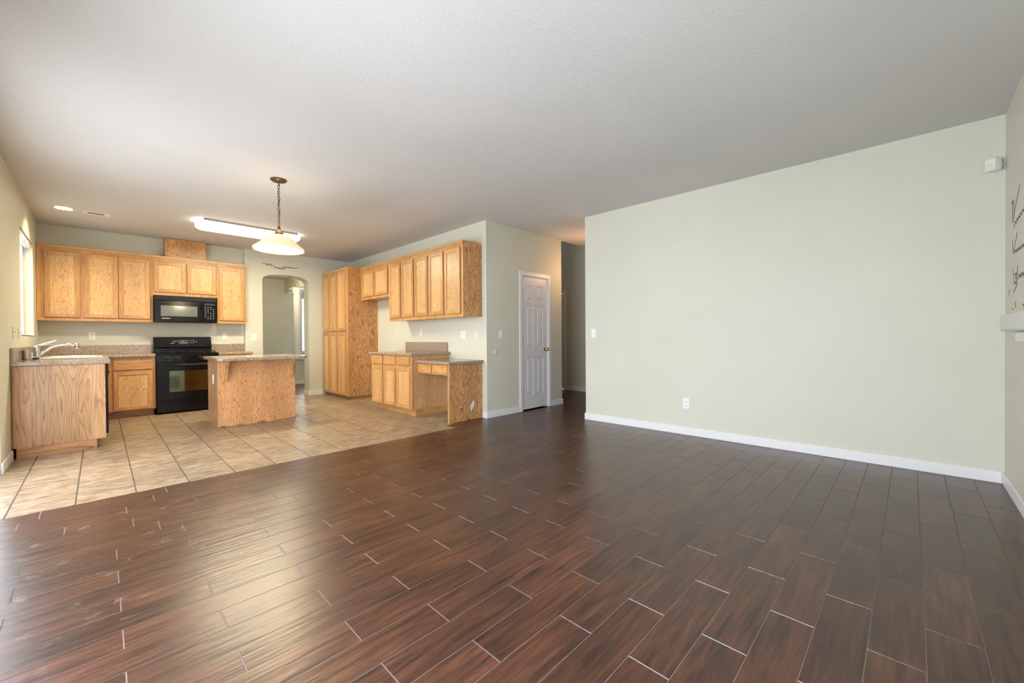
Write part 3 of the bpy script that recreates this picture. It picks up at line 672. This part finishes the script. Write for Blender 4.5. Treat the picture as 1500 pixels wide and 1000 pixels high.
# ------------------------------------------------------------------ microwave
mx0, mx1, my, mz0, mz1 = .592, 1.372, 8.27, 1.392, 1.811
t = thing('microwave', 'black over-the-range microwave under the short oak cabinet', 'microwave', (.98, 8.4, mz0))
MB().box(mx0, mx1, my+.025, YB-.004, mz0, mz1).build('body', BLACK, t, .004)
MB().box(mx0, mx1, my+.003, my+.024, 1.735, mz1).build('vent_grille', BLACKM, t, .003)
dr = MB().box(mx0, 1.19, my, my+.024, mz0+.004, 1.732).build('door', BLACK, t, .006)
MB().box(mx0+.075, 1.118, my-.0015, my+.001, 1.49, 1.652).build('window', MGLASS, dr)
MB().tube([(1.165, my, 1.68), (1.165, my-.032, 1.66), (1.165, my-.036, 1.56), (1.165, my-.032, 1.45), (1.165, my, 1.43)], .010, 10).build('handle', BLACK, dr)
lg = MB()
for i in range(6): lg.box(.682+i*.017, .682+i*.017+.011, my-.002, my+.001, 1.447, 1.459+(.005 if i in (0, 3) else 0))
lg.build('badge', plain('gold_print', (.6, .5, .3), .4), dr)
cp = MB().box(1.192, mx1, my, my+.024, mz0+.004, 1.732).build('control_panel', BLACK, t, .004)
for r_ in range(7):
    for c_ in range(4):
        if (r_*3+c_) % 7 == 0: continue
        xx = 1.215+c_*.036; zz = 1.46+r_*.031
        MB().box(xx, xx+.015, my-.0015, my+.001, zz, zz+.008).build('button', GREYP, cp)
MB().box(1.212, 1.352, my-.001, my+.001, 1.68, 1.712).build('display', plain('dim_display', (.03, .05, .05), .15), cp)

# ------------------------------------------------------------------ plates on the walls
def plate(F, u, z, o0, typ, label, mat=PLATE, plane=None, w_=.072, h_=.118, group=None):
    """F maps (u, out, z) to world; typ: outlet / switch / rocker / double"""
    pt = F.pt(u, o0, z)
    names = {'outlet': 'wall_outlet', 'switch': 'light_switch', 'rocker': 'light_switch', 'double': 'light_switch'}
    if typ == 'double': w_ = .115 if F is not FA else .085
    t = thing(names[typ], label, 'outlet' if typ == 'outlet' else 'switch', pt, group)
    mb = MB(); F.box(mb, u-w_/2, u+w_/2, o0, o0+.006, z-h_/2, z+h_/2); mb.build('cover_plate', mat, t, .0025)
    if typ == 'outlet':
        for dz in (-.024, .024):
            mb = MB(); F.box(mb, u-.016, u+.016, o0+.006, o0+.008, z+dz-.014, z+dz+.014); r_ = mb.build('receptacle', mat, t, .003)
            mb = MB()
            for du in (-.007, .007): F.box(mb, u+du-.0015, u+du+.0015, o0+.0078, o0+.0084, z+dz-.004, z+dz+.006)
            F.box(mb, u-.002, u+.002, o0+.0078, o0+.0084, z+dz-.011, z+dz-.007)
            mb.build('slots', SLOT, r_)
    else:
        for du in ((-w_*.2, w_*.2) if typ == 'double' else (0,)):
            mb = MB()
            if typ == 'rocker': F.box(mb, u-.016, u+.016, o0+.006, o0+.010, z-.033, z+.033)
            else: F.box(mb, u+du-.005, u+du+.005, o0+.006, o0+.016, z-.004, z+.012)
            mb.build('toggle', mat, t, .002)
    return t
class FrD(Fr):
    def __init__(s, fn_box, fn_pt): s.fb = fn_box; s.fp = fn_pt
    def box(s, mb, *a): return s.fb(mb, *a)
    def pt(s, *a): return s.fp(*a)
FC = FrD(lambda mb, u0, u1, o0, o1, z0, z1: mb.box(u0, u1, YD-o1, YD-o0, z0, z1), lambda u, o, z: (u, YD-o, z))
FA = FrD(lambda mb, u0, u1, o0, o1, z0, z1: mb.box(u0, u1, YA-o1, YA-o0, z0, z1), lambda u, o, z: (u, YA-o, z))
def slant(mb, u0, u1, o0, o1, z0, z1):
    return mb.prism([(BW(u0)-o0, u0), (BW(u1)-o0, u1), (BW(u1)-o1, u1), (BW(u0)-o1, u0)], lambda a, b: (a, b, z0), lambda a, b: (a, b, z1))
FW = FrD(slant, lambda u, o, z: (BW(u)-o, u, z))
FI = FrD(lambda mb, u0, u1, o0, o1, z0, z1: mb.box(IX0-.006-o1, IX0-.006-o0, u0, u1, z0, z1), lambda u, o, z: (IX0-.006-o, u, z))
e0 = .0005
plate(B, -.078, 1.18, e0, 'outlet', 'white outlet on the back wall above left countertop')
plate(B, 1.543, 1.18, e0, 'outlet', 'white outlet on the back wall right of the stove')
plate(FA, 1.965, 1.155, e0, 'double', 'white switch on the wall just left of archway')
plate(Rr, 6.62, 1.205, e0, 'outlet', 'cream outlet low in the empty fridge space', CREAMP)
plate(Rr, 5.80, 1.205, e0, 'outlet', 'white outlet above the granite backsplash on right wall')
plate(Rr, 4.69, 1.165, e0, 'double', 'white double switch on right kitchen wall above desk')
plate(Rr, 4.40, 1.165, e0, 'outlet', 'cream outlet above desk nearest the wall corner', CREAMP)
plate(FC, 4.02, 1.165, e0, 'switch', 'white switch on the wall left of closet door')
plate(FW, 3.02, 1.165, e0, 'switch', 'white switch at left end of the large blank wall')
plate(FW, 1.815, .355, e0, 'outlet', 'white low outlet on the large blank wall')
plate(Lf, 6.22, 1.195, e0, 'switch', 'pale switch on the left wall farther from the window', CREAMP)
plate(Lf, 6.60, 1.195, e0, 'switch', 'pale switch on the left wall right beside the window', CREAMP)
plate(FI, 6.48, .60, e0, 'outlet', 'white outlet on the narrow left side of island')
tag(MB().lathe([(.035, 0), (.035, -.006), (.028, -.012), (.0, -.013)], (3.915, YD-.0005, .92), 24, 'y').build('round_wall_cover', WALL, None), 'small round painted cover on wall below the switch', 'wall cover')

# ------------------------------------------------------------------ ceiling fixtures
t = thing('ceiling_light', 'long white fluorescent ceiling light glowing over the kitchen', 'ceiling light', (1.54, 6.95, CZ))
def rrect(x0, x1, y0, y1, r, n=6):
    P = []
    for cx_, cy_, a0_ in ((x1-r, y1-r, 0), (x0+r, y1-r, 90), (x0+r, y0+r, 180), (x1-r, y0+r, 270)):
        for i in range(n+1):
            a = math.radians(a0_+90*i/n); P.append((cx_+r*math.cos(a), cy_+r*math.sin(a)))
    return P
LX0, LX1, LY0, LY1 = .93, 2.21, 6.76, 7.04
MB().box(LX0+.06, LX1-.06, LY0-.048, LY1+.048, CZ-.028, CZ-.001).build('housing', plain('grey_metal', (.40, .36, .29), .5), t, .003)
P1 = rrect(LX0, LX1, LY0-.03, LY1+.03, .09); P2 = rrect(LX0+.03, LX1-.03, LY0, LY1, .09)
mb = MB(); n = len(P1)
V = [(a, b, CZ-.03) for a, b in P1]+[(a, b, CZ-.075) for a, b in P1]+[(a, b, CZ-.10) for a, b in P2]
mb.add(V, [(i, (i+1) % n, n+(i+1) % n, n+i) for i in range(n)]+[(n+i, n+(i+1) % n, 2*n+(i+1) % n, 2*n+i) for i in range(n)]+[tuple(range(2*n, 3*n)), tuple(range(n))[::-1]])
mb.build('diffuser', FLUO, t)

px, py = 1.295, 4.60
t = thing('pendant_light', 'bronze chain pendant with a wide lit glass shade', 'pendant light', (px, py, CZ))
MB().lathe([(.075, -.001), (.075, -.01), (.06, -.022), (.02, -.03)], (px, py, CZ), 28).build('canopy', BRONZE, t)
ch = MB(); z = CZ-.035; k = 0
while z > 2.27:
    pts = []
    for i in range(12):
        a = 2*math.pi*i/12; u_, v_ = .010*math.cos(a), .020*math.sin(a)
        pts.append((px+(u_ if k % 2 else 0), py+(0 if k % 2 else u_), z-.012+v_))
    ch.tube(pts, .0028, 6, True); z -= .029; k += 1
ch.build('chain', BRONZE, t)
cd_ = [(px+.006*math.sin(i*1.1)+.004, py+.007*math.cos(i*1.3), CZ-.03-i*.0235) for i in range(21)]
MB().tube(cd_, .0032, 6).build('cord', BRONZE, t)
MB().lathe([(.008, .10), (.012, .085), (.018, .07), (.03, .045), (.052, .012), (.056, 0)], (px, py, 2.165), 24).build('cap', BRONZE, t)
prof = [(.05, .155), (.10, .14), (.14, .11), (.165, .075), (.20, .045), (.228, .025), (.234, .008), (.228, .0), (.20, .006), (.16, .02), (.10, .10), (.05, .14)]
MB().lathe([(r_*.99, h_) for r_, h_ in prof], (px, py, 2.02), 48, cap=False).build('shade', SHADE, t)
MB().lathe([(.002, .0), (.028, .012), (.034, .035), (.028, .06), (.016, .08)], (px, py, 2.045), 20).build('bulb', plain('lit_bulb', (1, 1, 1), .3, emit=(1, .85, .6), es=4), t)
pl_ = bpy.data.lights.new('pendant_bulb_light', 'POINT'); pl_.energy = 5; pl_.color = (1, .78, .48); pl_.shadow_soft_size = .05
po = bpy.data.objects.new('pendant_bulb_light', pl_); COL.objects.link(po); po.location = (px, py, 2.24)
pl2 = bpy.data.lights.new('pendant_down_light', 'POINT'); pl2.energy = 18; pl2.color = (1, .80, .52); pl2.shadow_soft_size = .08
po = bpy.data.objects.new('pendant_down_light', pl2); COL.objects.link(po); po.location = (px, py, 1.95)
# fluorescent throws light down
area('fluorescent_tubes', (1.54, 6.87, CZ-.105), (0, 0, -1), 1.2, .25, 72, (1, .92, .64))

t = thing('recessed_light', 'round recessed can light in the kitchen ceiling', 'ceiling light', (-.293, 7.39, CZ))
MB().lathe([(.095, -.001), (.095, -.008), (.078, -.010), (.075, -.002)], (-.293, 7.39, CZ), 32, cap=False).build('trim_ring', WHITE, t)
MB().lathe([(.076, -.001), (.074, -.006), (.02, -.010)], (-.293, 7.39, CZ), 32).build('lens', CANL, t)
l = bpy.data.lights.new('can_light', 'SPOT'); l.energy = 60; l.spot_size = math.radians(130); l.spot_blend = .6; l.color = (1, .74, .42); l.shadow_soft_size = .07
lo = bpy.data.objects.new('can_light', l); COL.objects.link(lo); lo.location = (-.293, 7.39, CZ-.03)
t = thing('ceiling_vent', 'small white air vent register beside the can light', 'vent', (0, 7.42, CZ))
MB().box(-.135, .115, 7.33, 7.52, CZ-.008, CZ-.001).build('frame', WHITE, t, .003)
MB().box(-.095, .055, 7.385, 7.465, CZ-.0095, CZ-.008).build('opening', SLOT, t)
mb = MB()
for i in range(12): mb.box(-.095+i*.0127, -.095+i*.0127+.004, 7.385, 7.465, CZ-.012, CZ-.0095)
mb.build('slats', WHITE, t)

# motion sensor in the corner
t = thing('motion_sensor', 'small white motion sensor high in the far right corner', 'sensor', (4.66, -.45, 2.36))
c_ = Vector((4.655, -.435, 2.365)); mb = MB()
rot = Matrix.Rotation(math.radians(45), 3, 'Z')
def rb(mb, a, b, c, d_, e_, f_):
    vs = [(x, y, z) for z in (e_, f_) for x, y in ((a, c), (b, c), (b, d_), (a, d_))]
    mb.add([c_+rot @ Vector(v) for v in vs], [(0, 3, 2, 1), (4, 5, 6, 7), (0, 1, 5, 4), (1, 2, 6, 5), (2, 3, 7, 6), (3, 0, 4, 7)])
rb(mb, -.032, .032, -.028, .03, -.042, .046); mb.build('housing', PLATE, t, .008, 3)
mb = MB(); rb(mb, -.022, .022, .03, .034, -.034, .012); mb.build('lens', CREAMP, t, .003)
mb = MB(); rb(mb, -.012, .012, -.06, -.028, -.012, .02); mb.build('bracket', PLATE, t)

# fireplace mantel
t = thing('fireplace_mantel', 'white mantel shelf on the wall at the right edge', 'mantel', (2.9, YF, 1.1))
MB().prism([(4.02, YF+.001), (4.02, YF+.06), (3.985, YF+.10), (1.9, YF+.10), (1.9, YF+.001)], lambda a, b: (a, b, 1.13), lambda a, b: (a, b, 1.232)).build('shelf', plain('mantel_paint', (.66, .66, .62), .5), t, .014, 3)
MB().box(1.95, 3.93, YF+.001, YF+.045, 1.065, 1.13).build('bed_molding', WHITE, t, .01, 3)

# ------------------------------------------------------------------ wall writing (vinyl strokes)
def strokes(name, label, polylines, mapf, wd, mat):
    mb = MB()
    for pl in polylines:
        for (a, b) in zip(pl, pl[1:]):
            ax, az = a[:2]; bx_, bz = b[:2]; dx, dz = bx_-ax, bz-az; L_ = math.hypot(dx, dz) or 1e-6
            nx, nz = -dz/L_*wd/2, dx/L_*wd/2; ex, ez = dx/L_*wd*.3, dz/L_*wd*.3
            q = [(ax-ex+nx, az-ez+nz), (ax-ex-nx, az-ez-nz), (bx_+ex-nx, bz+ez-nz), (bx_+ex+nx, bz+ez+nz)]
            mb.prism(q, lambda p, r: mapf(p, r, .0004), lambda p, r: mapf(p, r, .0012))
    o = mb.build(name, mat, None); tag(o, label, 'wall lettering'); return o
def squig(x0, x1, z, amp, n, slope=0.0, seed=0):
    rnd = random.Random(seed); P = []
    for i in range(n*4+1):
        t_ = i/(n*4); P.append((x0+(x1-x0)*t_+amp*.35*math.sin(i*math.pi), z+slope*t_+amp*(abs(math.sin(i*math.pi/2+.4)))*(.5+rnd.random()*.7)))
    return P
ma = lambda u, z, o: (u, YA-o, z)
pls = [squig(2.165, 2.262, 2.485, .022, 4, 0, 1),
       [(2.10, 2.515), (2.17, 2.522), (2.25, 2.515), (2.30, 2.49), (2.34, 2.465), (2.40, 2.462), (2.47, 2.475)],
       [(2.30, 2.47), (2.35, 2.455), (2.42, 2.448)],
       squig(2.385, 2.485, 2.44, .016, 4, 0, 2), squig(2.455, 2.64, 2.478, .026, 7, -.006, 3),
       [(2.64, 2.49), (2.68, 2.497), (2.73, 2.494)]]
strokes('wall_lettering', 'small dark script lettering above the kitchen archway', pls, ma, .008, BRNDECAL)
mf = lambda u, z, o: (u, YF+o, z)
groups_ = [
 ('topmost line of dark handwriting on the fireplace wall', [[(4.43, 2.03), (4.40, 1.88), (4.33, 1.95), (4.16, 2.07)], [(4.43, 2.0), (4.38, 2.03), (4.36, 1.93)], [(4.36, 1.84)]+[(4.34-i*.03, 1.845+i*.003+(.02 if i % 2 else 0)) for i in range(1, 30)]]),
 ('second line of dark handwriting on the fireplace wall', [[(4.42, 1.76), (4.38, 1.67), (4.24, 1.78)], [(4.35, 1.66)]+[(4.33-i*.03, 1.655+(.02 if i % 2 else 0)) for i in range(1, 30)]]),
 ('third line of dark handwriting on the fireplace wall', [[(4.40, 1.56), (4.36, 1.50), (4.34, 1.45), (4.28, 1.46), (4.21, 1.56), (4.25, 1.51), (4.31, 1.52), (4.24, 1.44), (4.36, 1.40)], [(4.22, 1.47)]+[(4.20-i*.03, 1.475+(.025 if i % 2 else 0)) for i in range(1, 26)]]),
 ('lowest dark marks just above the mantel shelf', [[(4.545, 1.43), (4.548, 1.39)], [(4.30, 1.33), (4.29, 1.29)], [(4.40, 1.285), (4.38, 1.282)], [(4.05, 1.30), (4.0, 1.28), (3.95, 1.31)]])]
for lab, pl in groups_: strokes('wall_lettering', lab, pl, mf, .009, DECAL)['group'] = 'handwriting above the mantel'

for o in bpy.data.objects:
    if '_base' in o: del o['_base']
